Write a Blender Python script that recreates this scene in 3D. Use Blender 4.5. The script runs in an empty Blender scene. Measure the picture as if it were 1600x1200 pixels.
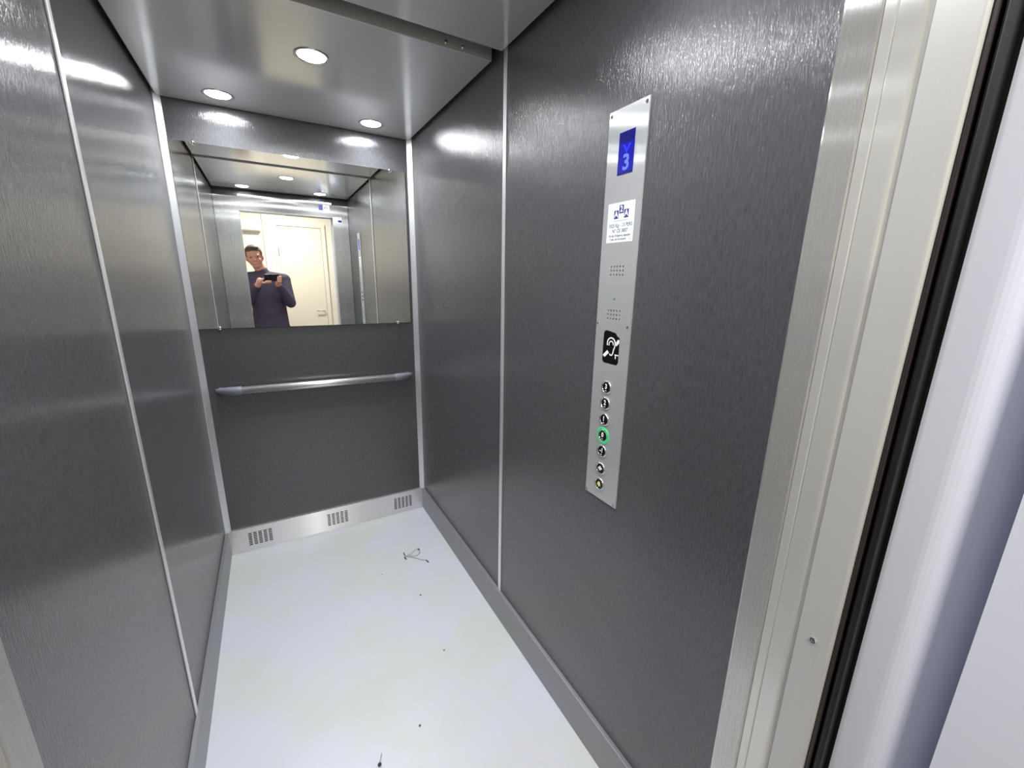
import bpy, bmesh, math, random
from mathutils import Vector, Matrix, Euler
random.seed(7)
C = bpy.context
S = C.scene
PI = math.pi

# ------------------------------------------------------------------ camera
CAM_LOC = Vector((0.33884, -2.48412, 1.48472))
CAM_ROT = Euler((math.radians(76.06447), math.radians(-1.00107), math.radians(-29.65873)), 'XYZ')
cd = bpy.data.cameras.new('camera')
cd.sensor_width = 36.0
cd.lens = 651.186 / 1600 * 36.0
cd.clip_start = 0.002
cam = bpy.data.objects.new('camera', cd)
cam.location = CAM_LOC
cam.rotation_euler = CAM_ROT
S.collection.objects.link(cam)
S.camera = cam

# ------------------------------------------------------------------ world, exposure
w = bpy.data.worlds.new('world')
S.world = w
w.use_nodes = True
w.node_tree.nodes['Background'].inputs[0].default_value = (0.8, 0.85, 1, 1)
w.node_tree.nodes['Background'].inputs[1].default_value = 0.02
S.view_settings.view_transform = 'Standard'
S.view_settings.look = 'None'
S.view_settings.gamma = 1
S.view_settings.use_curve_mapping = False
S.view_settings.exposure = 0.0
S.cycles.max_bounces = 14
S.cycles.glossy_bounces = 10
S.cycles.diffuse_bounces = 6
S.cycles.sample_clamp_indirect = 8
S.cycles.caustics_reflective = True
S.cycles.use_denoising = True

SPOT_W = 2.5          # each car spotlight
SPOT_GLOW = 150.0
LANDING_W = 33.0      # landing ceiling lamp

# ------------------------------------------------------------------ sizes (metres)
W = 1.10            # car width
ZC = 2.216          # underside of suspended panels
ZL = 2.31           # car roof
YF = -2.169         # inner face of the front returns
XL, XR = 0.185, 0.955   # door opening
ZD = 2.045          # door opening head

# ------------------------------------------------------------------ materials
def lin(r, g, b):
    f = lambda c: (c / 255 / 12.92) if c <= 10 else ((c / 255 + 0.055) / 1.055) ** 2.4
    return (f(r), f(g), f(b), 1)

def mat(name, col, rough=0.5, metal=0.0, spec=0.5, emit=None, estr=1.0):
    m = bpy.data.materials.new(name)
    m.use_nodes = True
    b = m.node_tree.nodes['Principled BSDF']
    b.inputs['Base Color'].default_value = col
    b.inputs['Roughness'].default_value = rough
    b.inputs['Metallic'].default_value = metal
    b.inputs['Specular IOR Level'].default_value = spec
    if emit:
        b.inputs['Emission Color'].default_value = emit
        b.inputs['Emission Strength'].default_value = estr
    return m

def noise_chain(m, scale, detail=2.0, rough=0.6, nscale=1.0, coord='Object'):
    nt = m.node_tree
    tc = nt.nodes.new('ShaderNodeTexCoord')
    mp = nt.nodes.new('ShaderNodeMapping')
    mp.inputs['Scale'].default_value = scale
    nz = nt.nodes.new('ShaderNodeTexNoise')
    nz.inputs['Scale'].default_value = nscale
    nz.inputs['Detail'].default_value = detail
    nz.inputs['Roughness'].default_value = rough
    nt.links.new(tc.outputs[coord], mp.inputs['Vector'])
    nt.links.new(mp.outputs['Vector'], nz.inputs['Vector'])
    return nz

def ramp(m, src, a, b, lo=0.3, hi=0.7):
    n = m.node_tree.nodes.new('ShaderNodeMapRange')
    n.inputs['From Min'].default_value = lo
    n.inputs['From Max'].default_value = hi
    n.inputs['To Min'].default_value = a
    n.inputs['To Max'].default_value = b
    m.node_tree.links.new(src, n.inputs['Value'])
    return n.outputs['Result']

def bump(m, src, strength, dist):
    n = m.node_tree.nodes.new('ShaderNodeBump')
    n.inputs['Strength'].default_value = strength
    n.inputs['Distance'].default_value = dist
    m.node_tree.links.new(src, n.inputs['Height'])
    m.node_tree.links.new(n.outputs['Normal'], m.node_tree.nodes['Principled BSDF'].inputs['Normal'])

def brushed(name, col, tight, wide, scale, rot, axis='Z', dull=0.3, streak=0.25):
    """brushed metal: highlights stay tight along the brush lines and spread wide across them"""
    m = mat(name, tuple(c * 0.75 for c in col[:3]) + (1,), 0.5, 0.0, 0.3)
    nt = m.node_tree
    b = nt.nodes['Principled BSDF']
    out = nt.nodes['Material Output']
    g = nt.nodes.new('ShaderNodeBsdfAnisotropic')
    g.distribution = 'GGX'
    g.inputs['Color'].default_value = col
    a2 = math.sqrt(tight * wide)                 # squared roughness between the two directions
    g.inputs['Roughness'].default_value = math.sqrt(a2)
    g.inputs['Anisotropy'].default_value = min(0.98, 1 - math.sqrt(tight / wide))
    g.inputs['Rotation'].default_value = rot
    tg = nt.nodes.new('ShaderNodeTangent')
    tg.direction_type = 'RADIAL'
    tg.axis = axis
    nt.links.new(tg.outputs['Tangent'], g.inputs['Tangent'])
    nz = noise_chain(m, scale, 3.0, 0.7)
    mc = nt.nodes.new('ShaderNodeMix'); mc.data_type = 'RGBA'
    mc.inputs['A'].default_value = tuple(c * (1 - streak / 2) for c in col[:3]) + (1,)
    mc.inputs['B'].default_value = tuple(min(1, c * (1 + streak / 2)) for c in col[:3]) + (1,)
    nt.links.new(ramp(m, nz.outputs['Fac'], 0, 1), mc.inputs['Factor'])
    nt.links.new(mc.outputs['Result'], g.inputs['Color'])
    mx = nt.nodes.new('ShaderNodeMixShader')
    mx.inputs[0].default_value = dull
    nt.links.new(g.outputs[0], mx.inputs[1])
    nt.links.new(b.outputs[0], mx.inputs[2])
    nt.links.new(mx.outputs[0], out.inputs['Surface'])
    return m

M = {}
# dark grey laminate with a fine vertical linen grain
m = mat('laminate', lin(88, 88, 90), 0.15, 0.0, 0.75)
nz = noise_chain(m, (260, 260, 38), 3.0, 0.65)
bump(m, nz.outputs['Fac'], 0.55, 0.0017)
mix = m.node_tree.nodes.new('ShaderNodeMix'); mix.data_type = 'RGBA'
mix.inputs['A'].default_value = lin(71, 71, 73); mix.inputs['B'].default_value = lin(87, 87, 90)
m.node_tree.links.new(ramp(m, nz.outputs['Fac'], 0, 1), mix.inputs['Factor'])
m.node_tree.links.new(mix.outputs['Result'], m.node_tree.nodes['Principled BSDF'].inputs['Base Color'])
M['laminate'] = m
M['steel_v'] = brushed('brushed_steel_upright', (0.74, 0.74, 0.72, 1), 0.008, 0.32, (900, 900, 7), 0.25)
M['steel_h'] = brushed('brushed_steel_lengthwise', (0.90, 0.90, 0.91, 1), 0.012, 0.25, (7, 7, 900), 0.0, dull=0.4, streak=0.12)
M['steel_door'] = brushed('landing_door_steel', (0.72, 0.72, 0.71, 1), 0.06, 0.30, (900, 900, 7), 0.25, dull=0.7, streak=0.1)
M['steel_leaf'] = brushed('door_leaf_steel', (0.93, 0.93, 0.90, 1), 0.012, 0.32, (900, 900, 7), 0.25, dull=0.4, streak=0.12)
M['plate'] = brushed('brushed_faceplate', (0.90, 0.91, 0.92, 1), 0.012, 0.32, (900, 7, 900), 0.25, axis='Y', dull=0.4, streak=0.12)
M['ceil'] = mat('satin_ceiling_metal', (0.88, 0.88, 0.87, 1), 0.17, 0.58)
nz = noise_chain(M['ceil'], (3, 1.2, 3), 2.0)
M['ceil'].node_tree.links.new(ramp(M['ceil'], nz.outputs['Fac'], 0.13, 0.20),
                              M['ceil'].node_tree.nodes['Principled BSDF'].inputs['Roughness'])
M['skirt'] = mat('grey_side_plinth', lin(140, 141, 144), 0.38, 0.35)
M['lip'] = mat('lip_metal', (0.62, 0.61, 0.58, 1), 0.45, 0.3)
M['alu'] = mat('satin_aluminium', (0.86, 0.87, 0.88, 1), 0.38, 0.75)
M['alu_rail'] = mat('rail_aluminium', (0.86, 0.86, 0.84, 1), 0.36, 0.85)
M['chrome'] = mat('chrome', (0.8, 0.8, 0.8, 1), 0.08, 1.0)
M['mirror'] = mat('mirror_glass', (0.93, 0.94, 0.93, 1), 0.0, 1.0)
M['mirror_edge'] = mat('mirror_edge', (0.45, 0.52, 0.50, 1), 0.2, 0.3)
M['cap_plastic'] = mat('grey_plastic', lin(122, 122, 134), 0.36)
M['black'] = mat('black_paint', lin(14, 12, 13), 0.45)
M['rubber'] = mat('dark_brown_rubber', lin(48, 40, 42), 0.28)
M['black_gloss'] = mat('black_gloss', lin(14, 14, 16), 0.25)
M['dark'] = mat('dark_grey_steel', lin(58, 56, 52), 0.4, 0.2)
M['white'] = mat('white_film', lin(238, 240, 246), 0.4)
M['white_ink'] = mat('white_ink', lin(240, 240, 240), 0.5)
M['blue_ink'] = mat('navy_ink', lin(38, 44, 120), 0.5)
M['grey_ink'] = mat('grey_ink', lin(90, 94, 112), 0.5)
M['yellow_ink'] = mat('pale_yellow_ink', lin(235, 232, 150), 0.5)
M['screen'] = mat('blue_screen', lin(10, 10, 40), 0.15, emit=lin(36, 36, 200), estr=0.75)
M['screen_top'] = mat('blue_screen_dim', lin(10, 10, 40), 0.15, emit=lin(30, 32, 140), estr=0.65)
M['digit'] = mat('screen_digit', lin(20, 20, 60), 0.2, emit=lin(120, 140, 255), estr=1.0)
M['arrow'] = mat('screen_arrow', lin(20, 20, 60), 0.2, emit=lin(48, 48, 250), estr=1.0)
M['green'] = mat('green_lit_ring', lin(20, 120, 70), 0.3, emit=lin(50, 200, 120), estr=0.7)
M['led'] = mat('green_led', lin(20, 80, 50), 0.3, emit=lin(60, 150, 90), estr=0.5)
M['lens'] = mat('led_lens', (1, 1, 1, 1), 0.3, emit=(0.95, 0.97, 1, 1), estr=SPOT_GLOW)
M['frame_paint'] = mat('landing_frame_paint', lin(207, 210, 224), 0.42)
M['cream'] = mat('cream_wall', lin(238, 234, 219), 0.6)
M['cream_door'] = mat('cream_door_paint', lin(236, 231, 213), 0.45)
M['cream_white'] = mat('offwhite_paint', lin(244, 242, 230), 0.5)
M['land_floor'] = mat('landing_floor', lin(150, 146, 138), 0.4)
M['lamp'] = mat('landing_lamp', (1, 1, 1, 1), 0.4, emit=(1.0, 0.96, 0.90, 1), estr=1.4)
# pale grey vinyl floor with faint scuffs
m = mat('vinyl_floor', lin(205, 207, 216), 0.34, 0.0, 0.45)
nz = noise_chain(m, (2.2, 2.2, 2.2), 4.0, 0.6)
mix = m.node_tree.nodes.new('ShaderNodeMix'); mix.data_type = 'RGBA'
mix.inputs['A'].default_value = lin(199, 200, 211); mix.inputs['B'].default_value = lin(196, 199, 195)
m.node_tree.links.new(ramp(m, nz.outputs['Fac'], 0, 1, 0.42, 0.62), mix.inputs['Factor'])
nz2 = noise_chain(m, (26, 26, 26), 5.0, 0.7)
mix2 = m.node_tree.nodes.new('ShaderNodeMix'); mix2.data_type = 'RGBA'
mix2.inputs['B'].default_value = lin(158,158,158)
m.node_tree.links.new(mix.outputs['Result'], mix2.inputs['A'])
m.node_tree.links.new(ramp(m, nz2.outputs['Fac'], 0, 0.55, 0.66, 0.80), mix2.inputs['Factor'])
m.node_tree.links.new(mix2.outputs['Result'], m.node_tree.nodes['Principled BSDF'].inputs['Base Color'])
m.node_tree.links.new(ramp(m, nz.outputs['Fac'], 0.30, 0.42, 0.35, 0.65), m.node_tree.nodes['Principled BSDF'].inputs['Roughness'])
M['vinyl'] = m
M['skin'] = mat('skin', lin(205, 150, 128), 0.5)
M['hair'] = mat('brown_grey_hair', lin(86, 72, 62), 0.6)
M['top'] = mat('dark_plum_knit', lin(66, 56, 74), 0.85)
M['jeans'] = mat('dark_blue_denim', lin(46, 52, 70), 0.8)
M['shoe'] = mat('black_shoe', lin(28, 26, 26), 0.5)

# ------------------------------------------------------------------ helpers
def link(o, parent=None, loc=None, rot=None):
    S.collection.objects.link(o)
    if parent:
        o.parent = parent
    if loc is not None:
        o.location = loc
    if rot is not None:
        o.rotation_euler = rot
    return o

def obj(name, bm, m, parent=None, loc=None, rot=None, bevel=0, smooth=False):
    me = bpy.data.meshes.new(name)
    bmesh.ops.recalc_face_normals(bm, faces=bm.faces)
    bm.to_mesh(me)
    bm.free()
    if isinstance(m, (list, tuple)):
        for x in m:
            me.materials.append(x)
    else:
        me.materials.append(m)
    if smooth:
        for p in me.polygons:
            p.use_smooth = True
    o = bpy.data.objects.new(name, me)
    link(o, parent, loc, rot)
    if bevel:
        b = o.modifiers.new('bevel', 'BEVEL')
        b.width = bevel
        b.segments = 2
        b.limit_method = 'ANGLE'
    return o

def set_world(o, mx):
    """place a child at a world matrix, whatever its parents' transforms"""
    pm = Matrix()
    p = o.parent
    while p:
        pm = p.matrix_basis @ pm
        p = p.parent
    o.matrix_basis = pm.inverted() @ mx

def thing(name, label, cat, loc=(0, 0, 0), rot=(0, 0, 0), group=None):
    o = bpy.data.objects.new(name, None)
    o.empty_display_size = 0.05
    link(o, None, loc, rot)
    return tag(o, label, cat, group)

def tag(o, label, cat, group=None):
    o['label'] = label
    o['category'] = cat
    if group:
        o['group'] = group
    return o

def struct(o, label=None, cat=None):
    o['kind'] = 'structure'
    if label:
        o['label'] = label
    if cat:
        o['category'] = cat
    return o

def box(bm, x0, x1, y0, y1, z0, z1):
    v = [bm.verts.new(p) for p in ((x0, y0, z0), (x1, y0, z0), (x1, y1, z0), (x0, y1, z0),
                                   (x0, y0, z1), (x1, y0, z1), (x1, y1, z1), (x0, y1, z1))]
    for f in ((0, 3, 2, 1), (4, 5, 6, 7), (0, 1, 5, 4), (1, 2, 6, 5), (2, 3, 7, 6), (3, 0, 4, 7)):
        bm.faces.new([v[i] for i in f])
    return bm

def bx(*a):
    return box(bmesh.new(), *a)

def prism(pts, h0, h1, axis='z', bm=None):
    """extrude a 2D outline between h0 and h1 along an axis"""
    bm = bm or bmesh.new()
    def P(p, h):
        return {'z': (p[0], p[1], h), 'y': (p[0], h, p[1]), 'x': (h, p[0], p[1])}[axis]
    a = [bm.verts.new(P(p, h0)) for p in pts]
    b = [bm.verts.new(P(p, h1)) for p in pts]
    n = len(pts)
    bm.faces.new(a[::-1])
    bm.faces.new(b)
    for i in range(n):
        bm.faces.new((a[i], a[(i + 1) % n], b[(i + 1) % n], b[i]))
    return bm

def lathe(prof, seg=24, bm=None, mx=None):
    """revolve (radius, height) pairs around local z"""
    bm = bm or bmesh.new()
    rings = []
    for r, h in prof:
        if r < 1e-6:
            rings.append([bm.verts.new((0, 0, h))])
        else:
            rings.append([bm.verts.new((r * math.cos(2 * PI * k / seg), r * math.sin(2 * PI * k / seg), h)) for k in range(seg)])
    for a, b in zip(rings, rings[1:]):
        for k in range(seg):
            k2 = (k + 1) % seg
            if len(a) == 1 and len(b) == 1:
                continue
            if len(a) == 1:
                bm.faces.new((a[0], b[k], b[k2]))
            elif len(b) == 1:
                bm.faces.new((a[k], a[k2], b[0]))
            else:
                bm.faces.new((a[k], a[k2], b[k2], b[k]))
    if mx is not None:
        bmesh.ops.transform(bm, matrix=mx, verts=[v for r in rings for v in r])
    return bm

def tube(pts, radii, seg=10, bm=None, sx=1.0):
    """a tapering tube along 3-D points with closed ends"""
    bm = bm or bmesh.new()
    pts = [Vector(p) for p in pts]
    if not isinstance(radii, (list, tuple)):
        radii = [radii] * len(pts)
    prev = None
    rings = []
    for i, p in enumerate(pts):
        t = (pts[min(i + 1, len(pts) - 1)] - pts[max(i - 1, 0)]).normalized()
        if prev is None:
            up = Vector((0, 0, 1)) if abs(t.z) < 0.9 else Vector((1, 0, 0))
            n = t.cross(up).normalized()
        else:
            n = (prev - t * prev.dot(t)).normalized()
        prev = n
        b = t.cross(n)
        rings.append([bm.verts.new(p + (n * math.cos(2 * PI * k / seg) * sx + b * math.sin(2 * PI * k / seg)) * radii[i]) for k in range(seg)])
    for a, b in zip(rings, rings[1:]):
        for k in range(seg):
            bm.faces.new((a[k], a[(k + 1) % seg], b[(k + 1) % seg], b[k]))
    bm.faces.new(rings[0][::-1])
    bm.faces.new(rings[-1])
    return bm

def holed_plate(xs, zs, holes, thick, round_hole=None):
    """front face at y = -thick: a sheet on a grid of cells with some cells cut through.
    holes: set of (i, j); round_hole: radius for round holes, else the whole cell is cut"""
    bm = bmesh.new()
    cache = {}
    def V(x, z):
        k = (round(x, 6), round(z, 6))
        if k not in cache:
            cache[k] = bm.verts.new((x, 0, z))
        return cache[k]
    for i in range(len(xs) - 1):
        for j in range(len(zs) - 1):
            c = [V(xs[i], zs[j]), V(xs[i + 1], zs[j]), V(xs[i + 1], zs[j + 1]), V(xs[i], zs[j + 1])]
            if (i, j) not in holes:
                bm.faces.new(c)
            elif round_hole:
                cx, cz = (xs[i] + xs[i + 1]) / 2, (zs[j] + zs[j + 1]) / 2
                ring = [bm.verts.new((cx + round_hole * math.cos(a), 0, cz + round_hole * math.sin(a)))
                        for a in [PI * 1.25 + PI / 4 * k for k in range(8)]]
                for q in range(4):
                    bm.faces.new((c[q], c[(q + 1) % 4], ring[(2 * q + 2) % 8], ring[2 * q + 1], ring[2 * q]))
    r = bmesh.ops.extrude_face_region(bm, geom=list(bm.faces))
    bmesh.ops.translate(bm, vec=(0, -thick, 0), verts=[e for e in r['geom'] if isinstance(e, bmesh.types.BMVert)])
    return bm

def text_bm(s, size, depth, bm=None, loc=(0, 0, 0), sx=1.0, bold=0.0, align='CENTER'):
    """solid lettering in the local xy plane facing +z"""
    cu = bpy.data.curves.new('lettering', 'FONT')
    cu.body = s
    cu.size = size
    cu.align_x = align
    cu.align_y = 'CENTER'
    cu.extrude = depth / 2
    cu.offset = bold
    cu.resolution_u = 4
    o = bpy.data.objects.new('lettering', cu)
    S.collection.objects.link(o)
    dg = C.evaluated_depsgraph_get()
    me = bpy.data.meshes.new_from_object(o.evaluated_get(dg))
    bm = bm or bmesh.new()
    n0 = len(bm.verts)
    bm.from_mesh(me)
    bm.verts.ensure_lookup_table()
    bmesh.ops.transform(bm, matrix=Matrix.Translation(loc) @ Matrix.Diagonal((sx, 1, 1, 1)), verts=bm.verts[n0:])
    bpy.data.objects.remove(o)
    bpy.data.curves.remove(cu)
    bpy.data.meshes.remove(me)
    return bm

def copy_tree(o, parent=None):
    c = o.copy()
    S.collection.objects.link(c)
    c.parent = parent
    for ch in o.children:
        copy_tree(ch, c)
    return c

# ------------------------------------------------------------------ car shell
T = 0.03
struct(obj('floor', bx(-T, W + T, YF - 0.03, T, -0.04, 0), M['vinyl']), 'pale grey vinyl lift floor with scuff marks', 'floor')
struct(obj('wall_left', bx(-T, 0, YF, 0.0, 0, ZL), M['laminate']), 'dark grey grained laminate wall on the left side of the lift', 'wall')
struct(obj('wall_right', bx(W, W + T, YF, 0.0, 0, ZL), M['laminate']), 'dark grey grained laminate wall carrying the button panel', 'wall')
struct(obj('wall_back', bx(-T, W + T, 0, T, 0, ZL), M['laminate']), 'dark grey laminate end wall behind mirror and handrail', 'wall')
struct(obj('ceiling', bx(-T, W + T, YF - 0.04, T, ZL, ZL + 0.03), M['dark']), 'car roof above the suspended panels', 'ceiling')
# corner mouldings and joint strips
L = 0.026
struct(obj('trim_1', prism([(0.0005, -0.0005), (L, -0.0005), (L, -0.004), (0.004, -L), (0.0005, -L)], 0.138, 2.305), M['alu']),
       'pale aluminium corner moulding left of the mirror', 'trim')
struct(obj('trim_2', prism([(W - 0.0005, -0.0005), (W - 0.0005, -L), (W - 0.004, -L), (W - L, -0.004), (W - L, -0.0005)], 0.138, 2.305), M['alu']),
       'pale aluminium corner moulding right of the mirror', 'trim')
struct(obj('trim_3', bx(0, 0.005, -1.121, -1.102, 0.139, 2.305), M['alu'], bevel=0.0015), 'thin aluminium joint strip up the left wall', 'trim')
struct(obj('trim_4', bx(W - 0.005, W, -1.096, -1.075, 0.139, 2.305), M['alu'], bevel=0.0015), 'thin aluminium joint strip up the right wall', 'trim')
# plinths
K = 0.014
HB = 0.140
struct(obj('baseboard_left', bx(0, K, YF, -K, 0, HB), M['skirt'], bevel=0.0015), 'brushed steel plinth along the left wall', 'baseboard')
struct(obj('baseboard_right', bx(W - K, W, YF, -K, 0, HB), M['skirt'], bevel=0.0015), 'brushed steel plinth along the right wall', 'baseboard')
xs, zs, holes = [0.001], [0.0], set()
zc = [0.033 + 0.0098 * k for k in range(8)]
for z in zc:
    zs += [z, z + 0.0062]
zs += [HB]
for g0 in (0.100, 0.503, 0.900):
    for c in range(5):
        x = g0 + 0.0242 * c
        xs += [x, x + 0.0165]
xs += [W - 0.001]
for i in range(1, len(xs) - 1, 2):
    for j in range(1, len(zs) - 1, 2):
        holes.add((i, j))
bb = struct(obj('baseboard_back', holed_plate(xs, zs, holes, 0.002), M['steel_h'], loc=(0, -K + 0.002, 0)),
            'brushed steel plinth with three ventilation grilles under the end wall', 'baseboard')
obj('top_edge', bx(0.001, W - 0.001, -0.0135, 0, HB - 0.003, HB), M['alu'], bb, loc=(0, K - 0.002, 0), bevel=0.001)
obj('dark_backing', bx(0.001, W - 0.001, -0.004, -0.001, 0.002, HB - 0.004), M['black'], bb, loc=(0, K - 0.002, 0))

# ------------------------------------------------------------------ front of the car
wf = bpy.data.objects.new('wall_front', None); link(wf); struct(wf, 'brushed steel front return panels and door header of the car', 'wall')
ZR = 2.165
obj('return_panel', bx(0, XL, -2.196, YF, 0, ZR), M['steel_v'], wf, bevel=0.002)
obj('return_panel', bx(XR, W, -2.2130, YF - 0.002, 0, ZR), M['steel_v'], wf, bevel=0.003)
obj('header_panel', bx(XL + 0.0005, XR - 0.0005, -2.2, YF - 0.003, ZD, 2.185), M['steel_v'], wf, bevel=0.002)
obj('fascia', bx(-T, W + T, -2.215, -2.185, 2.186, ZL), M['laminate'], wf)
obj('fascia_infill', bx(0, XL, -2.215, -2.185, ZR, 2.186), M['laminate'], wf)
obj('fascia_infill', bx(XR, W, -2.215, -2.185, ZR, 2.186), M['laminate'], wf)
obj('door_track', bx(0.0, 1.8, -2.29, -2.201, ZD + 0.012, 2.20), M['black'], wf)
obj('door_track', bx(0.55, XR, -2.29, -2.201, ZD + 0.002, ZD + 0.012), M['black'], wf)

def rounded_panel(x0, x1, y0, y1, z0, z1, r, n=6, q=0.0008):
    """door leaf whose leading (-x) edge is rounded by r at the two vertical corners"""
    pts = [(x1, y0), (x1, y1)]
    for k in range(n + 1):
        a = PI / 2 + PI / 2 * k / n
        pts.append((x0 + q + q * math.cos(a), y1 - q + q * math.sin(a)))
    for k in range(n + 1):
        a = PI + PI / 2 * k / n
        pts.append((x0 + r + r * math.cos(a), y0 + r + r * math.sin(a)))
    return prism(pts, z0, z1)

d1 = bpy.data.objects.new('door_1', None); link(d1); struct(d1, 'open telescopic car door, its two brushed steel leaves slid to the right', 'door')
obj('door_leaf', rounded_panel(XR + 0.001, 1.72, -2.2266, -2.2131, 0.01, 2.10, 0.003), M['steel_leaf'], d1)
obj('door_leaf', rounded_panel(XR + 0.001, 1.72, -2.2578, -2.2267, 0.01, 2.10, 0.010), M['steel_leaf'], d1, smooth=False)
obj('closing_post', bx(0.08, XL - 0.002, -2.29, -2.1965, 0, 2.10), M['alu'], d1, bevel=0.002)
d2 = bpy.data.objects.new('door_2', None); link(d2); struct(d2, 'brushed steel landing door edge with one small screw', 'door')
obj('door_leaf', rounded_panel(XR - 0.0005, 1.72, -2.3003, -2.2582, 0.01, 2.10, 0.0045, 4), M['steel_door'], d2)

def screw_bm(r, h=0.002, cross=True):
    bm = lathe([(0, 0), (r, 0), (r, h * 0.5), (r * 0.8, h), (r * 0.45, h), (r * 0.3, h * 0.35), (0, h * 0.35)], 16)
    return bm
# screw on the landing door edge (faces -x)
RX = Matrix(((0, 0, -1, 0), (-1, 0, 0, 0), (0, 1, 0, 0), (0, 0, 0, 1)))   # local (right, up, out) on a wall facing -x
def on_right(x, y, z):
    return (Matrix.Translation((x, y, z)) @ RX)
s = obj('screw', screw_bm(0.0045, 0.002), M['chrome'], d2)
set_world(s, on_right(XR - 0.0005, -2.2785, 1.0))
# dark seal between landing door and frame
tr = struct(obj('trim_5', bx(XR + 0.024, 1.07, -2.3225, -2.3006, 0, 2.10), M['black']), 'black rubber door gap beside the pale landing frame', 'trim')
obj('rubber_rib', bx(XR + 0.004, XR + 0.024, -2.3062, -2.3010, 0.01, 2.10), M['rubber'], tr, bevel=0.0015)
obj('rubber_rib', bx(XR + 0.010, XR + 0.024, -2.3100, -2.3078, 0.01, 2.10), M['rubber'], tr, bevel=0.0010)
obj('rubber_rib', bx(XR + 0.002, XR + 0.024, -2.3180, -2.3115, 0.01, 2.10), M['black'], tr, bevel=0.0015)
# landing door frame, painted, with a hollow towards the wall
XF = 0.975
fr = [(XF, -2.3230), (XF, -2.352)]
for k in range(1, 13):
    t = k / 12
    fr.append((XF + 0.060 * t ** 2.0, -2.352 - 0.054 * t))
fr += [(1.30, -2.406), (1.30, -2.323)]
struct(obj('trim_6', prism(fr, 0, 2.25), M['frame_paint'], smooth=False), 'pale painted landing door frame, close by at the right', 'trim')
struct(obj('trim_7', prism([(-p[0] + XL + XR, p[1]) for p in fr][::-1], 0, 2.25), M['frame_paint']), 'pale painted landing door frame on the left', 'trim')
struct(obj('trim_8', bx(XL + 0.001, XR - 0.001, -2.400, -2.33, 2.06, 2.25), M['frame_paint']), 'pale painted head of the landing door frame', 'trim')

# ------------------------------------------------------------------ landing
YW = -4.0
struct(obj('floor_landing', bx(-1.2, 2.4, YW, -2.20, -0.05, -0.002), M['land_floor']), 'landing floor outside the lift', 'floor')
struct(obj('ceiling_landing', bx(-1.2, 2.4, YW, -2.40, 2.55, 2.6), M['cream_white']), 'landing ceiling', 'ceiling')
struct(obj('wall_landing', bx(-1.2, 2.4, YW - 0.1, YW, 0, 2.55), M['cream']), 'cream landing wall opposite the lift', 'wall')
struct(obj('wall_landing_left', bx(-1.3, -1.2, YW, -2.3, 0, 2.55), M['cream']), 'cream landing side wall', 'wall')
struct(obj('wall_landing_right', bx(2.4, 2.5, YW, -2.3, 0, 2.55), M['cream']), 'cream landing side wall past the door', 'wall')
lw = bmesh.new()
box(lw, 0.966, 2.4, -2.474, -2.4115, 0, 2.55)
box(lw, -1.2, 0.174, -2.474, -2.4115, 0, 2.55)
box(lw, 0.174, 0.966, -2.474, -2.4115, 2.10, 2.55)
struct(obj('wall_landing_front', lw, M['frame_paint']), 'pale wall around the lift entrance', 'wall')
struct(obj('trim_9', bx(0.355, 0.425, YW, YW + 0.035, 0, 2.55), M['cream_white']), 'pale upright strip on the landing wall', 'trim')
d3 = bpy.data.objects.new('door_3', None); link(d3, loc=(0.77, YW, 0)); struct(d3, 'cream painted cupboard door on the landing wall, seen in the mirror', 'door')
fb = bmesh.new()
box(fb, -0.31, -0.262, 0, 0.030, 0, 2.17); box(fb, 0.262, 0.31, 0, 0.030, 0, 2.17); box(fb, -0.262, 0.262, 0, 0.030, 2.122, 2.17)
obj('door_frame', fb, M['cream'], d3, bevel=0.002)
obj('door_leaf', bx(-0.258, 0.258, 0.002, 0.018, 0.008, 2.117), M['cream_door'], d3, bevel=0.002)
obj('handle', tube([(0.225, 0.018, 1.03), (0.225, 0.05, 1.03), (0.20, 0.055, 1.03), (0.12, 0.055, 1.03)], 0.008, 8), M['chrome'], d3, smooth=True)
obj('hinge', tube([(-0.262, 0.03, 1.75), (-0.262, 0.03, 1.85)], 0.006, 8), M['chrome'], d3)
wc = thing('wall_cabinet', 'small off-white wall box high on the landing wall, seen at mirror upper left', 'wall box', (0.0, YW, 2.035))
obj('box_body', bx(-0.25, 0.33, 0.0, 0.09, 0, 0.115), M['cream_white'], wc, bevel=0.004)
obj('lid', bx(-0.24, 0.32, 0.09, 0.10, 0.008, 0.107), M['cream_white'], wc, bevel=0.002)
ll = thing('ceiling_lamp', 'round landing ceiling lamp outside the lift', 'lamp', (0.55, -3.15, 2.549))
obj('lamp_base', lathe([(0, 0), (0.17, 0), (0.17, -0.03), (0.16, -0.035), (0, -0.035)], 32), M['cream_white'], ll)
obj('diffuser', lathe([(0.158, -0.0355), (0.15, -0.06), (0.10, -0.085), (0, -0.095)], 32), M['lamp'], ll, smooth=True)
lt = bpy.data.lights.new('landing_light', 'AREA'); lt.shape = 'DISK'; lt.size = 0.30; lt.energy = LANDING_W; lt.color = (1.0, 0.96, 0.90)
link(bpy.data.objects.new('landing_light', lt), ll, (0, 0, -0.10))

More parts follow.
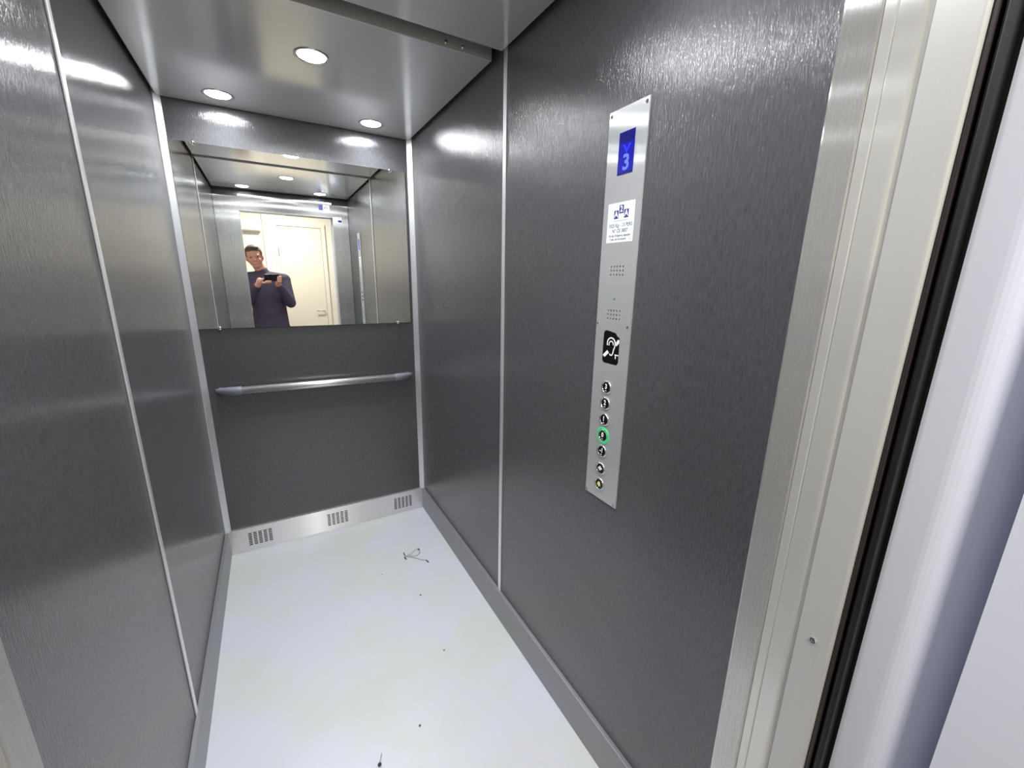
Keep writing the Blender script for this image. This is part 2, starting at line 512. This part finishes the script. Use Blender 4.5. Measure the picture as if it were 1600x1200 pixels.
# ------------------------------------------------------------------ suspended ceiling panels
def susp_panel(label, y0, y1, holes):
    t = thing('suspended_panel', label, 'ceiling panel', (W / 2, (y0 + y1) / 2, ZC))
    hx, hy = (W - 0.024) / 2, abs(y1 - y0) / 2
    obj('tray', bx(-hx, hx, -hy, hy, 0, 0.05), M['ceil'], t, bevel=0.0022)
    return t
rear = susp_panel('satin grey ceiling panel nearest the end wall, above the mirror', -0.998, -0.006, 3)
front = susp_panel('satin grey ceiling panel nearest the door, overhead at the top edge', -2.085, -1.075, 3)
obj('folded_lip', bx(-(W - 0.024) / 2, (W - 0.024) / 2, -0.4995, -0.4965, -0.0008, 0.055), M['lip'], rear, bevel=0.0012)
for x in (0.921, 0.980):
    s = obj('screw', lathe([(0, 0), (0.006, 0), (0.006, 0.002), (0.004, 0.0045), (0, 0.005)], 16), M['chrome'], rear, smooth=True)
    set_world(s, Matrix.Translation((x, -1.0015, 2.2305)) @ Matrix.Rotation(PI / 2, 4, 'X'))

def make_spot():
    t = thing('ceiling_light', '', 'spotlight')
    obj('bezel', lathe([(0.045, 0), (0.047, -0.002), (0.055, -0.0035), (0.058, -0.0015), (0.058, 0)], 40), M['chrome'], t, smooth=True)
    obj('lens', lathe([(0.0455, -0.0005), (0.040, -0.003), (0.02, -0.0045), (0, -0.005)], 40), M['lens'], t, smooth=True)
    return t
spot = make_spot()
sl = bpy.data.lights.new('spotlight_beam', 'AREA')
sl.shape = 'DISK'; sl.size = 0.075; sl.energy = SPOT_W; sl.color = (0.93, 0.96, 1.0)
sl.spread = math.radians(134)
link(bpy.data.objects.new('spotlight_beam', sl), spot, (0, 0, -0.0075))
spots = [((0.550, -0.705), 'lit round spotlight in the middle of the near edge of the rear ceiling panel'),
         ((0.240, -0.152), 'lit round spotlight at the rear left ceiling corner'),
         ((0.858, -0.156), 'lit round spotlight at the rear right ceiling corner, above the mirror'),
         ((0.545, -1.405), 'lit round spotlight in the middle of the door-side ceiling panel'),
         ((0.235, -1.955), 'lit round spotlight by the door header, left side in the mirror'),
         ((0.835, -1.955), 'lit round spotlight by the door header, above its sticker in the mirror')]
for i, ((x, y), lab) in enumerate(spots):
    o = spot if i == 0 else copy_tree(spot)
    o.location = (x, y, ZC)
    tag(o, lab, 'spotlight', 'recessed ceiling spotlights')

# ------------------------------------------------------------------ mirror
mi = thing('wall_mirror', 'wide frameless mirror screwed to the end wall above the handrail', 'mirror', (0.5425, -0.001, 1.232))
mh = 2.0537 - 1.2324
obj('glass', bx(-0.515, 0.515, -0.0052, -0.0012, 0, mh), M['mirror'], mi)
obj('backing', bx(-0.514, 0.514, -0.0012, 0, 0.001, mh - 0.001), M['mirror_edge'], mi)
for x, z in ((0.114, mh - 0.002), (0.975, mh - 0.004), (0.113, 0.002), (0.982, 0.001)):
    s = obj('screw_cap', lathe([(0, 0), (0.010, 0), (0.010, 0.003), (0.0085, 0.007), (0.005, 0.0095), (0, 0.0105)], 20), M['chrome'], mi, smooth=True)
    set_world(s, Matrix.Translation((x, -0.0062, 1.232 + z)) @ Matrix.Rotation(PI / 2, 4, 'X'))

# ------------------------------------------------------------------ handrail
hr = thing('handrail', 'straight aluminium handrail with grey end caps on the end wall', 'handrail', (0.548, 0, 0.921))
ry = -0.058
obj('rail_tube', tube([(-0.385, ry, 0.004), (0.395, ry, -0.004)], 0.0195, 24), M['alu_rail'], hr, smooth=False)
for p in hr.children[0].data.polygons:
    p.use_smooth = len(p.vertices) == 4
def cap(sg, x0):
    pts, rad = [], []
    n = 14
    for k in range(n + 1):
        t = k / n
        x = x0 + sg * (0.018 * min(1, t * 5) + 0.092 * max(0, (t - 0.2) / 0.8) ** 1.0)
        u = max(0, (t - 0.2) / 0.8)
        y = ry + (0.050) * (u ** 1.7)
        r = 0.0225 * (1 - 0.62 * u ** 2.2)
        pts.append((x, y, -sg * 0.004 + 0.000 * u)); rad.append(r)
    return tube(pts, rad, 20)
for sg, x0 in ((-1, -0.378), (1, 0.388)):
    e = obj('end_cap', cap(sg, x0), M['cap_plastic'], hr, smooth=True)
    xw = x0 + sg * 0.092
    f = obj('wall_flange', lathe([(0, 0), (0.0125, 0), (0.0115, 0.003), (0.008, 0.005), (0, 0.005)], 20), M['cap_plastic'], e, smooth=True)
    set_world(f, Matrix.Translation((0.548 + xw, -0.0005, 0.921 - sg * 0.004)) @ Matrix.Rotation(PI / 2, 4, 'X'))

# ------------------------------------------------------------------ control panel (local: x right, y up, z out)
PT = 0.004
cp = thing('control_panel', 'tall brushed steel lift button panel with blue floor display on the right wall', 'control panel')
set_world(cp, on_right(W, -1.68, 1.382))
Z0 = 1.382
xs = [-0.0625]; cxs = [-0.021 + 0.0105 * k for k in range(5)]
for x in cxs:
    xs += [x - 0.00525, x + 0.00525]
xs = sorted(set(round(x, 5) for x in xs)) + [0.0625]
zs = [-0.496]
g2 = [1.3945 + 0.0100 * k for k in range(3)]
g1 = [1.5030 + 0.0100 * k for k in range(3)]
for z in g2 + g1:
    zs += [z - Z0 - 0.005, z - Z0 + 0.005]
zs = sorted(set(round(z, 5) for z in zs)) + [0.496]
holes = set()
for i in range(len(xs) - 1):
    for j in range(len(zs) - 1):
        if 0.009 < xs[i + 1] - xs[i] < 0.012 and 0.009 < zs[j + 1] - zs[j] < 0.011:
            holes.add((i, j))
pb = holed_plate(xs, zs, holes, PT - 0.0005, 0.0028)
bmesh.ops.transform(pb, matrix=Matrix(((1, 0, 0, 0), (0, 0, 1, 0), (0, -1, 0, 0.0005), (0, 0, 0, 1))), verts=pb.verts)
obj('faceplate', pb, M['plate'], cp)
obj('speaker_backing', bx(-0.03, 0.03, 0.0, 0.14, 0.0003, 0.0008), M['black'], cp)
def disp_y(z): return z - Z0
# display
sc = obj('display', bx(-0.0235, 0.0270, disp_y(1.733), disp_y(1.825), PT, PT + 0.0006), M['screen'], cp)
obj('screen_upper_field', bx(-0.0225, 0.0260, disp_y(1.801), disp_y(1.8235), PT + 0.0006, PT + 0.0008), M['screen_top'], sc)
obj('digit', text_bm('3', 0.047, 0.0004, loc=(0.004, disp_y(1.757), PT + 0.0010), bold=0.0012), M['digit'], sc)
ab = bmesh.new()
for dx in (0, ):
    prism([(-0.010, disp_y(1.797)), (-0.003, disp_y(1.797)), (0.004, disp_y(1.787)), (0.011, disp_y(1.797)), (0.018, disp_y(1.797)), (0.004, disp_y(1.777))],
          PT + 0.0008, PT + 0.0011, 'z', ab)
obj('arrow', ab, M['arrow'], sc)
obj('lower_bar', bx(-0.0225, 0.0260, disp_y(1.7335), disp_y(1.7385), PT + 0.0006, PT + 0.0009), M['screen_top'], sc)
# rating label
lb = obj('rating_label', bx(-0.0455, 0.0440, disp_y(1.5805), disp_y(1.6720), PT, PT + 0.0003), M['white'], cp)
zt = PT + 0.0004
lg = bmesh.new()
for x0, y0 in ((-0.0235, 1.6355), (-0.0065, 1.6465), (0.0105, 1.6355)):
    box(lg, x0, x0 + 0.0150, disp_y(y0), disp_y(y0 + 0.0190), PT + 0.0003, PT + 0.0005)
obj('logo_blocks', lg, M['blue_ink'], lb)
lt2 = bmesh.new()
for ch, x0, y0 in (('A', -0.0160, 1.6450), ('2', 0.0010, 1.6560), ('A', 0.0180, 1.6450)):
    text_bm(ch, 0.0190, 0.0002, lt2, (x0, disp_y(y0), PT + 0.0006), 0.95, 0.0005)
obj('logo_letters', lt2, M['white_ink'], lb)
ub = bmesh.new()
for k in range(9):
    box(ub, -0.0245 + 0.0055 * k, -0.0245 + 0.0055 * k + 0.0045, disp_y(1.6298), disp_y(1.6308), PT + 0.0003, PT + 0.0005)
obj('underline', ub, M['grey_ink'], lb)
wt = bmesh.new()
text_bm('1025 Kg - 13 PERS', 0.0118, 0.0002, wt, (0, disp_y(1.6195), zt), 0.90, 0.00018)
text_bm('N\u00b0 CE 3807', 0.0118, 0.0002, wt, (0, disp_y(1.6068), zt), 0.90, 0.00018)
text_bm("En cas d'urgence, appuyer", 0.0076, 0.0002, wt, (0, disp_y(1.5963), zt), 0.92, 0.00015)
text_bm('5 sec. sur le bouton', 0.0076, 0.0002, wt, (-0.005, disp_y(1.5880), zt), 0.92, 0.00015)
obj('wording', wt, M['grey_ink'], lb)
rg = bmesh.new()
lathe([(0.0030, 0), (0.0036, 0), (0.0036, 0.0002), (0.0030, 0.0002), (0.0030, 0)], 16, rg, Matrix.Translation((0.0360, disp_y(1.588), PT + 0.0003)))
obj('button_mark', rg, M['grey_ink'], lb)
# indicator
obj('indicator_light', lathe([(0, 0.0015), (0.0022, 0.001), (0.0022, 0)], 12, mx=Matrix.Translation((-0.0005, disp_y(1.4444), PT))), M['led'], cp)
# hearing loop sticker
random.seed(3)
out = []
def edge(p, q, n, j):
    for k in range(n):
        t = k / n
        out.append((p[0] + (q[0] - p[0]) * t + random.uniform(-j, j), p[1] + (q[1] - p[1]) * t + random.uniform(-j, j)))
x0, x1, y0, y1, c = -0.0300, 0.0290, disp_y(1.2775), disp_y(1.3630), 0.006
edge((x0 + c, y0), (x1 - c, y0), 7, 0.0006); edge((x1 - c, y0), (x1, y0 + c), 3, 0.0004)
edge((x1, y0 + c), (x1, y1 - 0.016), 7, 0.0005); edge((x1, y1 - 0.016), (x1 - 0.018, y1 - 0.003), 4, 0.0015)
edge((x1 - 0.018, y1 - 0.003), (x0 + c, y1), 6, 0.0008); edge((x0 + c, y1), (x0, y1 - c), 3, 0.0004)
edge((x0, y1 - c), (x0, y0 + c), 8, 0.0005); edge((x0, y0 + c), (x0 + c, y0), 3, 0.0004)
es = obj('hearing_loop_sticker', prism(out, PT, PT + 0.0003), M['black_gloss'], cp)
def stroke(pts, wd, bm, z0, z1):
    L_, R_ = [], []
    for i, p in enumerate(pts):
        a = Vector(pts[max(i - 1, 0)]); b = Vector(pts[min(i + 1, len(pts) - 1)])
        t = (b - a).normalized(); n = Vector((-t.y, t.x)) * wd / 2
        L_.append((p[0] + n.x, p[1] + n.y)); R_.append((p[0] - n.x, p[1] - n.y))
    for i in range(len(pts) - 1):
        prism([R_[i], R_[i + 1], L_[i + 1], L_[i]], z0, z1, 'z', bm)
eb = bmesh.new()
ez0, ez1 = PT + 0.0003, PT + 0.0005
cx, cy = 0.000, disp_y(1.3310)
arc = [(cx + 0.0145 * math.cos(a), cy + 0.0145 * math.sin(a)) for a in [math.radians(205 - 17 * k) for k in range(14)]]
arc += [(cx + 0.0135, cy - 0.008), (cx + 0.010, cy - 0.016), (cx + 0.0085, cy - 0.024), (cx + 0.005, cy - 0.030), (cx, cy - 0.0305), (cx - 0.004, cy - 0.028)]
stroke(arc, 0.0036, eb, ez0, ez1)
arc2 = [(cx + 0.0078 * math.cos(a), cy - 0.002 + 0.0078 * math.sin(a)) for a in [math.radians(210 - 17 * k) for k in range(14)]]
stroke(arc2, 0.0028, eb, ez0, ez1)
prism([(-0.0290, disp_y(1.2970)), (-0.0210, disp_y(1.2925)), (-0.0060, disp_y(1.3060)), (-0.0130, disp_y(1.3120))], ez0, ez1, 'z', eb)
prism([(0.0140, disp_y(1.3310)), (0.0195, disp_y(1.3260)), (0.0285, disp_y(1.3350)), (0.0280, disp_y(1.3440)), (0.0225, disp_y(1.3430))], ez0, ez1, 'z', eb)
obj('ear_symbol', eb, M['white_ink'], es)
tb = bmesh.new()
box(tb, 0.0150, 0.0285, disp_y(1.3020), disp_y(1.3048), ez0, ez1); box(tb, 0.0172, 0.0205, disp_y(1.2935), disp_y(1.3020), ez0, ez1)
obj('letter', tb, M['white_ink'], es)

# push buttons
def button(z, kind, s=None):
    b = obj('button', lathe([(0.0135, 0), (0.0140, 0.0030), (0.0155, 0.0038), (0.0172, 0.0030), (0.0178, 0.0004), (0.0178, 0)], 32), M['chrome'], cp,
            loc=(-0.005, disp_y(z), PT), smooth=True)
    obj('cap', lathe([(0.0137, 0.0010), (0.0132, 0.0022), (0.012, 0.0025), (0, 0.0025)], 32), M['black_gloss'], b)
    zz = 0.0028
    if kind == 'num':
        g = text_bm(s, 0.0185, 0.0006, loc=(0, 0.0018, zz), sx=0.85, bold=0.0005)
        for k in range(3):
            box(g, -0.003 + 0.0024 * k, -0.0018 + 0.0024 * k, -0.0098, -0.0086, zz - 0.0003, zz + 0.0005)
        obj('numeral', g, M['white_ink'], b)
    elif kind == 'open':
        g = bmesh.new()
        prism([(-0.0085, 0.0005), (-0.0015, 0.0065), (-0.0015, -0.0055)], zz - 0.0003, zz + 0.0003, 'z', g)
        prism([(0.0085, 0.0005), (0.0015, -0.0055), (0.0015, 0.0065)], zz - 0.0003, zz + 0.0003, 'z', g)
        box(g, -0.0007, 0.0007, -0.0065, 0.0075, zz - 0.0003, zz + 0.0003)
        obj('door_open_symbol', g, M['white_ink'], b)
    else:
        g = bmesh.new()
        pts = [(-0.0075, -0.0040), (-0.0055, -0.0020), (-0.0050, 0.0030), (-0.0030, 0.0062), (0, 0.0075), (0.0030, 0.0062), (0.0050, 0.0030), (0.0055, -0.0020), (0.0075, -0.0040)]
        prism(pts[::-1], zz - 0.0003, zz + 0.0003, 'z', g)
        lathe([(0, zz + 0.0003), (0.002, zz + 0.0003), (0.002, zz - 0.0003)], 12, g, Matrix.Translation((0, -0.0062, 0)))
        obj('bell_symbol', g, M['yellow_ink'], b)
    return b
button(1.2127, 'num', '3'); button(1.1680, 'num', '2'); button(1.1225, 'num', '1')
b0 = button(1.0760, 'num', '0')
b0['label'] = 'lit ground floor button with glowing green ring'
obj('lit_ring', lathe([(0.0180, 0), (0.0182, 0.0026), (0.0205, 0.0030), (0.0232, 0.0016), (0.0236, 0)], 36), M['green'], b0, smooth=True)
button(1.0304, 'num', '-1'); button(0.9783, 'open'); button(0.9310, 'bell')
for x, z in ((-0.0555, 1.868), (0.0555, 1.868), (-0.0555, 1.3795), (0.0530, 1.3785), (-0.0560, 0.8935), (0.0545, 0.8935)):
    obj('screw', screw_bm(0.0040, 0.0016), M['chrome'], cp, loc=(x, disp_y(z), PT))

# ------------------------------------------------------------------ stickers on the front, facing the mirror
st = thing('notice_sticker', 'blue and white notice sticker on the door header, seen in the mirror', 'sticker', (0.885, YF - 0.003, 2.128))
obj('white_field', bx(-0.010, 0.048, 0, 0.0008, -0.018, 0.032), M['white'], st)
obj('blue_field', bx(-0.048, -0.010, 0, 0.0008, -0.018, 0.030), M['blue_ink'], st)
obj('white_strip', bx(-0.048, 0.048, 0, 0.0008, -0.036, -0.024), M['white'], st)
zb = bmesh.new()
for p in ([(-0.004, 0.018), (0.004, -0.004), (0.012, 0.016), (0.020, 0.020), (0.026, 0.002), (0.036, 0.004)],):
    for a, b in zip(p, p[1:]):
        d = Vector((b[0] - a[0], b[1] - a[1])).normalized() * 0.0022
        prism([(a[0] - d.y, a[1] + d.x), (a[0] + d.y, a[1] - d.x), (b[0] + d.y, b[1] - d.x), (b[0] - d.y, b[1] + d.x)], 0.0008, 0.0012, 'y', zb)
obj('dark_marking', zb, M['grey_ink'], st)
st = thing('notice_sticker', 'small white and blue notice sticker on the narrow steel return beside the door', 'sticker', (0.998, YF - 0.002, 2.030))
obj('white_field', bx(-0.042, 0.040, 0, 0.0008, -0.027, 0.027), M['white'], st)
obj('blue_field', bx(0.004, 0.038, 0.0008, 0.0012, -0.020, 0.000), M['blue_ink'], st)
zb = bmesh.new()
for a, b in (((0.008, 0.006), (0.020, 0.020)), ((0.020, 0.020), (0.034, 0.008))):
    d = Vector((b[0] - a[0], b[1] - a[1])).normalized() * 0.0016
    prism([(a[0] - d.y, a[1] + d.x), (a[0] + d.y, a[1] - d.x), (b[0] + d.y, b[1] - d.x), (b[0] - d.y, b[1] + d.x)], 0.0008, 0.0012, 'y', zb)
obj('dark_marking', zb, M['grey_ink'], st)

# ------------------------------------------------------------------ litter on the floor
def bez(pts, n=8):
    P = [Vector(p) for p in pts]
    out = []
    for i in range(len(P) - 1):
        p0, p1, p2, p3 = P[max(i - 1, 0)], P[i], P[i + 1], P[min(i + 2, len(P) - 1)]
        for k in range(n):
            t = k / n
            out.append(0.5 * ((2 * p1) + (p2 - p0) * t + (2 * p0 - 5 * p1 + 4 * p2 - p3) * t * t + (3 * p1 - p0 - 3 * p2 + p3) * t ** 3))
    out.append(P[-1])
    return out
M['wire'] = mat('pale_wire', lin(165, 165, 168), 0.45)
M['wire_end'] = mat('dark_wire_end', lin(55, 55, 60), 0.5)
wr = thing('wire_scrap', 'thin looped wire scrap with dark ends lying on floor near end wall', 'wire', (0.88, -0.49, 0))
obj('strand', tube(bez([(-0.040, 0.038, 0.003), (-0.042, 0.020, 0.004), (-0.010, 0.024, 0.006), (0.022, 0.040, 0.010), (0.040, 0.036, 0.009), (0.040, 0.016, 0.005),
                        (0.015, -0.004, 0.004), (-0.020, 0.006, 0.007), (-0.046, 0.012, 0.003)]), 0.0016, 8), M['wire'], wr, smooth=True)
obj('strand', tube(bez([(-0.030, 0.012, 0.007), (0.000, -0.018, 0.004), (0.030, -0.052, 0.003), (0.052, -0.070, 0.003)]), 0.0016, 8), M['wire'], wr, smooth=True)
for pts in ([(-0.040, 0.052, 0.003), (-0.041, 0.028, 0.003)], [(-0.048, 0.012, 0.003), (-0.043, -0.008, 0.003)], [(0.050, -0.066, 0.003), (0.055, -0.090, 0.003)],
            [(0.036, 0.042, 0.010), (0.043, 0.030, 0.009)]):
    obj('wire_end', tube(pts, 0.0030, 8), M['wire_end'], wr, smooth=True)
sc2 = thing('screw_scrap', 'tiny dark screw lying on floor at the bottom edge of the photo', 'screw', (0.487, -1.437, 0))
obj('shank', tube([(0, 0, 0.004), (0.012, 0.030, 0.002)], [0.0022, 0.0012], 8), M['wire'], sc2, smooth=True)
obj('head', lathe([(0, -0.002), (0.006, -0.001), (0.006, 0.001), (0, 0.003)], 12, mx=Matrix.Translation((-0.001, -0.003, 0.0062)) @ Matrix.Rotation(1.2, 4, 'X')), M['wire_end'], sc2)
def crumb(x, y, r, label):
    bm = bmesh.new()
    bmesh.ops.create_icosphere(bm, subdivisions=2, radius=r)
    for v in bm.verts:
        v.co *= random.uniform(0.7, 1.2); v.co.z = max(v.co.z * 0.35, -r * 0.3)
    o = obj('crumb', bm, M['wire_end'], loc=(x, y, r * 0.29))
    tag(o, label, 'crumb', 'dark crumbs on the lift floor')
crumb(0.823, -0.791, 0.0045, 'dark crumb on the floor, in front of the looped wire')
crumb(0.694, -0.557, 0.0030, 'tiny dark crumb on the floor left of the looped wire')
crumb(0.813, -1.138, 0.0035, 'dark crumb on the floor closer to the door than the wire')
crumb(0.633, -1.382, 0.0040, 'dark crumb on the floor nearest the screw scrap')

# ------------------------------------------------------------------ person in the doorway (seen in the mirror), holding the phone
RC = CAM_ROT.to_matrix().to_4x4()
PM = Matrix.Translation(CAM_LOC) @ RC          # phone frame: x along the phone, y up, z towards the back of the phone's user
ph = thing('smartphone', 'dark smartphone held up in both hands, seen in the mirror', 'phone')
set_world(ph, PM)
pb = bmesh.new()
box(pb, -0.022, 0.128, -0.054, 0.018, 0.006, 0.014)
obj('phone_body', pb, M['black_gloss'], ph, bevel=0.003)
obj('camera_block', bx(-0.018, 0.016, -0.022, 0.014, 0.0045, 0.006), M['black'], ph, bevel=0.001)
obj('phone_screen', bx(-0.019, 0.125, -0.051, 0.015, 0.014, 0.0145), M['black_gloss'], ph)

def P(x, y, z): return Vector((x, y, z))
def ball(bm, c, r, mx=None):
    n0 = len(bm.verts)
    g = bmesh.ops.create_uvsphere(bm, u_segments=20, v_segments=14, radius=1.0)
    sc_ = Matrix.Diagonal((*r, 1)) if isinstance(r, (tuple, list)) else Matrix.Scale(r, 4)
    bmesh.ops.transform(bm, matrix=Matrix.Translation(c) @ (mx or Matrix()) @ sc_, verts=g['verts'])
def cap_chain(bm, pts, rad, seg=14, sx=1.0):
    tube(pts, rad, seg, bm, sx)
    ball(bm, pts[0], rad[0]); ball(bm, pts[-1], rad[-1])

def loft(bm, rings, seg=28):
    R_ = []
    for cx_, cy_, z, rx, ry in rings:
        R_.append([bm.verts.new((cx_ + rx * math.cos(2 * PI * k / seg), cy_ + ry * math.sin(2 * PI * k / seg), z)) for k in range(seg)])
    for a, b in zip(R_, R_[1:]):
        for k in range(seg):
            bm.faces.new((a[k], a[(k + 1) % seg], b[(k + 1) % seg], b[k]))
    bm.faces.new(R_[0][::-1]); bm.faces.new(R_[-1])

def remesh(o, vox, smooth=4):
    r = o.modifiers.new('remesh', 'REMESH'); r.mode = 'VOXEL'; r.voxel_size = vox; r.use_smooth_shade = True
    if smooth:
        s_ = o.modifiers.new('smooth', 'SMOOTH'); s_.iterations = smooth; s_.factor = 0.5
    return o

PX, PY = 0.330, -2.900
person = thing('person', 'person in dark plum jumper standing in doorway holding up a phone, mirrored', 'person', (PX, PY, 0))
shL, shR = P(-0.165, 0, 1.455), P(0.165, 0, 1.445)
elL, elR = P(-0.195, 0.13, 1.215), P(0.205, 0.13, 1.205)
def wp(x, y, z):                    # phone-frame point to person-local
    return (PM @ Vector((x, y, z))) - Vector((PX, PY, 0))
wrL, wrR = wp(-0.050, -0.095, 0.060), wp(0.150, -0.100, 0.060)
HC = P(-0.085, 0.045, 1.675)        # head centre, leaning towards the phone
HR = Matrix.Rotation(math.radians(-7), 4, 'Y') @ Matrix.Rotation(math.radians(-4), 4, 'X')
hm = Matrix.Translation(HC) @ HR
bm = bmesh.new()
# trunk
loft(bm, [(0, 0, 0.85, 0.11, 0.08), (0, 0, 0.92, 0.160, 0.112), (0, 0.003, 1.03, 0.148, 0.105), (0, 0.005, 1.14, 0.142, 0.100), (0, 0.004, 1.26, 0.156, 0.106), (0, 0, 1.37, 0.165, 0.105), (0, 0, 1.44, 0.140, 0.085), (0, 0, 1.50, 0.080, 0.062)])
cap_chain(bm, [shL, P(0, 0, 1.47), shR], [0.062, 0.075, 0.062])
cap_chain(bm, [P(-0.01, 0, 1.46), P(-0.045, 0.02, 1.56), P(-0.075, 0.035, 1.62)], [0.062, 0.054, 0.052])
for sh, el, wr_ in ((shL, elL, wrL), (shR, elR, wrR)):
    cap_chain(bm, [sh, sh.lerp(el, 0.4), el], [0.058, 0.050, 0.042])
    cap_chain(bm, [el, el.lerp(wr_, 0.35), wr_], [0.042, 0.041, 0.027])
for sx_ in (-1, 1):
    cap_chain(bm, [P(0.085 * sx_, 0, 0.90), P(0.095 * sx_, 0.01, 0.68), P(0.10 * sx_, 0.012, 0.49)], [0.095, 0.075, 0.056])
    cap_chain(bm, [P(0.10 * sx_, 0.012, 0.49), P(0.105 * sx_, -0.012, 0.34), P(0.105 * sx_, -0.015, 0.10)], [0.056, 0.056, 0.038])
    ball(bm, P(0.112 * sx_, 0.06, 0.045), (0.042, 0.115, 0.035))
# head with face
def H(x, y, z): return hm @ Vector((x, y, z))
def hball(x, y, z, r): ball(bm, H(x, y, z), r, HR)
hball(0, -0.012, 0.030, (0.074, 0.092, 0.088)); hball(0, 0.012, -0.030, (0.062, 0.072, 0.072)); hball(0, 0.038, -0.082, (0.036, 0.034, 0.026))
for s_ in (-1, 1):
    hball(0.034 * s_, 0.055, -0.026, (0.022, 0.022, 0.020)); hball(0.075 * s_, -0.008, -0.005, (0.010, 0.020, 0.032))
    hball(0.030 * s_, 0.070, 0.022, (0.022, 0.012, 0.008)); hball(0.031 * s_, 0.070, 0.004, (0.014, 0.012, 0.010))
cap_chain(bm, [H(0, 0.078, 0.012), H(0, 0.098, -0.024)], [0.008, 0.012], 8)
hball(0.010, 0.088, -0.030, (0.009, 0.010, 0.007)); hball(-0.010, 0.088, -0.030, (0.009, 0.010, 0.007))
hball(0, 0.076, -0.053, (0.024, 0.012, 0.006)); hball(0, 0.074, -0.062, (0.021, 0.012, 0.007))
# hands: palm, four bent fingers under/behind the phone, thumb on the screen side
def hand(sg, ex):
    wv = wrL if sg < 0 else wrR
    pc = wp(ex + sg * 0.026, -0.052, 0.044)
    cap_chain(bm, [wv, wv.lerp(pc, 0.5), pc], [0.026, 0.028, 0.026], 12)
    for k in range(4):
        yy = -0.062 + 0.017 * k if sg > 0 else -0.060 - 0.000 * k
        ln_ = (0.85, 1.0, 0.97, 0.8)[3 - k]
        if sg > 0:      # right hand: fingers wrap round the free end of the phone
            pts = [wp(ex + 0.030, yy - 0.004, 0.036), wp(ex + 0.022, yy, 0.004), wp(ex + 0.004, yy + 0.003, -0.003), wp(ex - 0.022 * ln_, yy + 0.005, -0.002)]
        else:           # left hand: fingers support the lower edge, clear of the lens
            xx = ex + 0.002 + 0.017 * k
            pts = [wp(xx - 0.010, -0.074, 0.032), wp(xx, -0.070, 0.010), wp(xx + 0.004, -0.062, -0.0035), wp(xx + 0.006, -0.060 + 0.014 * ln_, -0.003)]
        cap_chain(bm, pts, [0.0092, 0.0088, 0.0082, 0.0072], 8)
    th = [wp(ex + sg * 0.026, -0.050, 0.034), wp(ex + sg * 0.008, -0.040, 0.030), wp(ex - sg * 0.018, -0.026, 0.0245)]
    cap_chain(bm, th, [0.013, 0.0105, 0.0085], 8)
hand(-1, -0.022); hand(1, 0.128)
body = remesh(obj('body', bm, M['skin'], person), 0.0048, 3)
# eyes, hair and clothing
for s_ in (-1, 1):
    eb = bmesh.new()
    ball(eb, H(0.031 * s_, 0.076, 0.006), (0.010, 0.007, 0.005), HR)
    obj('eye', eb, M['black_gloss'], person, smooth=True)
hb = bmesh.new()
ball(hb, H(0, -0.020, 0.042), (0.083, 0.096, 0.086), HR)
ball(hb, H(0, -0.050, -0.010), (0.076, 0.062, 0.080), HR)
ball(hb, H(0, 0.040, 0.095), (0.060, 0.040, 0.025), HR)
bmesh.ops.delete(hb, geom=[v for v in hb.verts if (hm.inverted() @ v.co).y > 0.046 and (hm.inverted() @ v.co).z < 0.058], context='VERTS')
o = obj('hair', hb, M['hair'], person, smooth=True)
sd = o.modifiers.new('thick', 'SOLIDIFY'); sd.thickness = 0.006
remesh(o, 0.005, 2)
tb = bmesh.new()
loft(tb, [(0, 0, 0.875, 0.176, 0.128), (0, 0, 0.90, 0.180, 0.130), (0, 0.003, 1.03, 0.172, 0.124), (0, 0.005, 1.14, 0.165, 0.118), (0, 0.004, 1.26, 0.173, 0.121), (0, 0, 1.37, 0.180, 0.119), (0, 0, 1.45, 0.160, 0.100), (0, 0, 1.52, 0.090, 0.072)])
cap_chain(tb, [shL, P(0, 0, 1.465), shR], [0.072, 0.080, 0.072])
cap_chain(tb, [P(-0.006, 0, 1.46), P(-0.032, 0.012, 1.525)], [0.075, 0.066])
for sh, el, wr_ in ((shL, elL, wrL), (shR, elR, wrR)):
    cap_chain(tb, [sh, sh.lerp(el, 0.4), el], [0.070, 0.062, 0.054])
    cap_chain(tb, [el, el.lerp(wr_, 0.35), el.lerp(wr_, 0.86)], [0.054, 0.052, 0.039])
remesh(obj('jumper', tb, M['top'], person), 0.008, 4)
jb = bmesh.new()
loft(jb, [(0, 0, 0.80, 0.120, 0.105), (0, 0, 0.86, 0.172, 0.124), (0, 0, 0.93, 0.174, 0.124), (0, 0, 1.00, 0.166, 0.118)])
for sx_ in (-1, 1):
    cap_chain(jb, [P(0.085 * sx_, 0, 0.90), P(0.095 * sx_, 0.01, 0.68), P(0.10 * sx_, 0.012, 0.49)], [0.106, 0.087, 0.070])
    cap_chain(jb, [P(0.10 * sx_, 0.012, 0.49), P(0.105 * sx_, -0.012, 0.34), P(0.105 * sx_, -0.012, 0.12)], [0.070, 0.068, 0.060])
remesh(obj('trousers', jb, M['jeans'], person), 0.009, 4)
for sx_ in (-1, 1):
    fb = bmesh.new()
    ball(fb, (0.112 * sx_, 0.065, 0.048), (0.050, 0.130, 0.044))
    ball(fb, (0.106 * sx_, -0.012, 0.075), (0.046, 0.055, 0.055))
    for v in fb.verts:
        v.co.z = max(v.co.z, 0.003)
    remesh(obj('shoe', fb, M['shoe'], person), 0.007, 2)
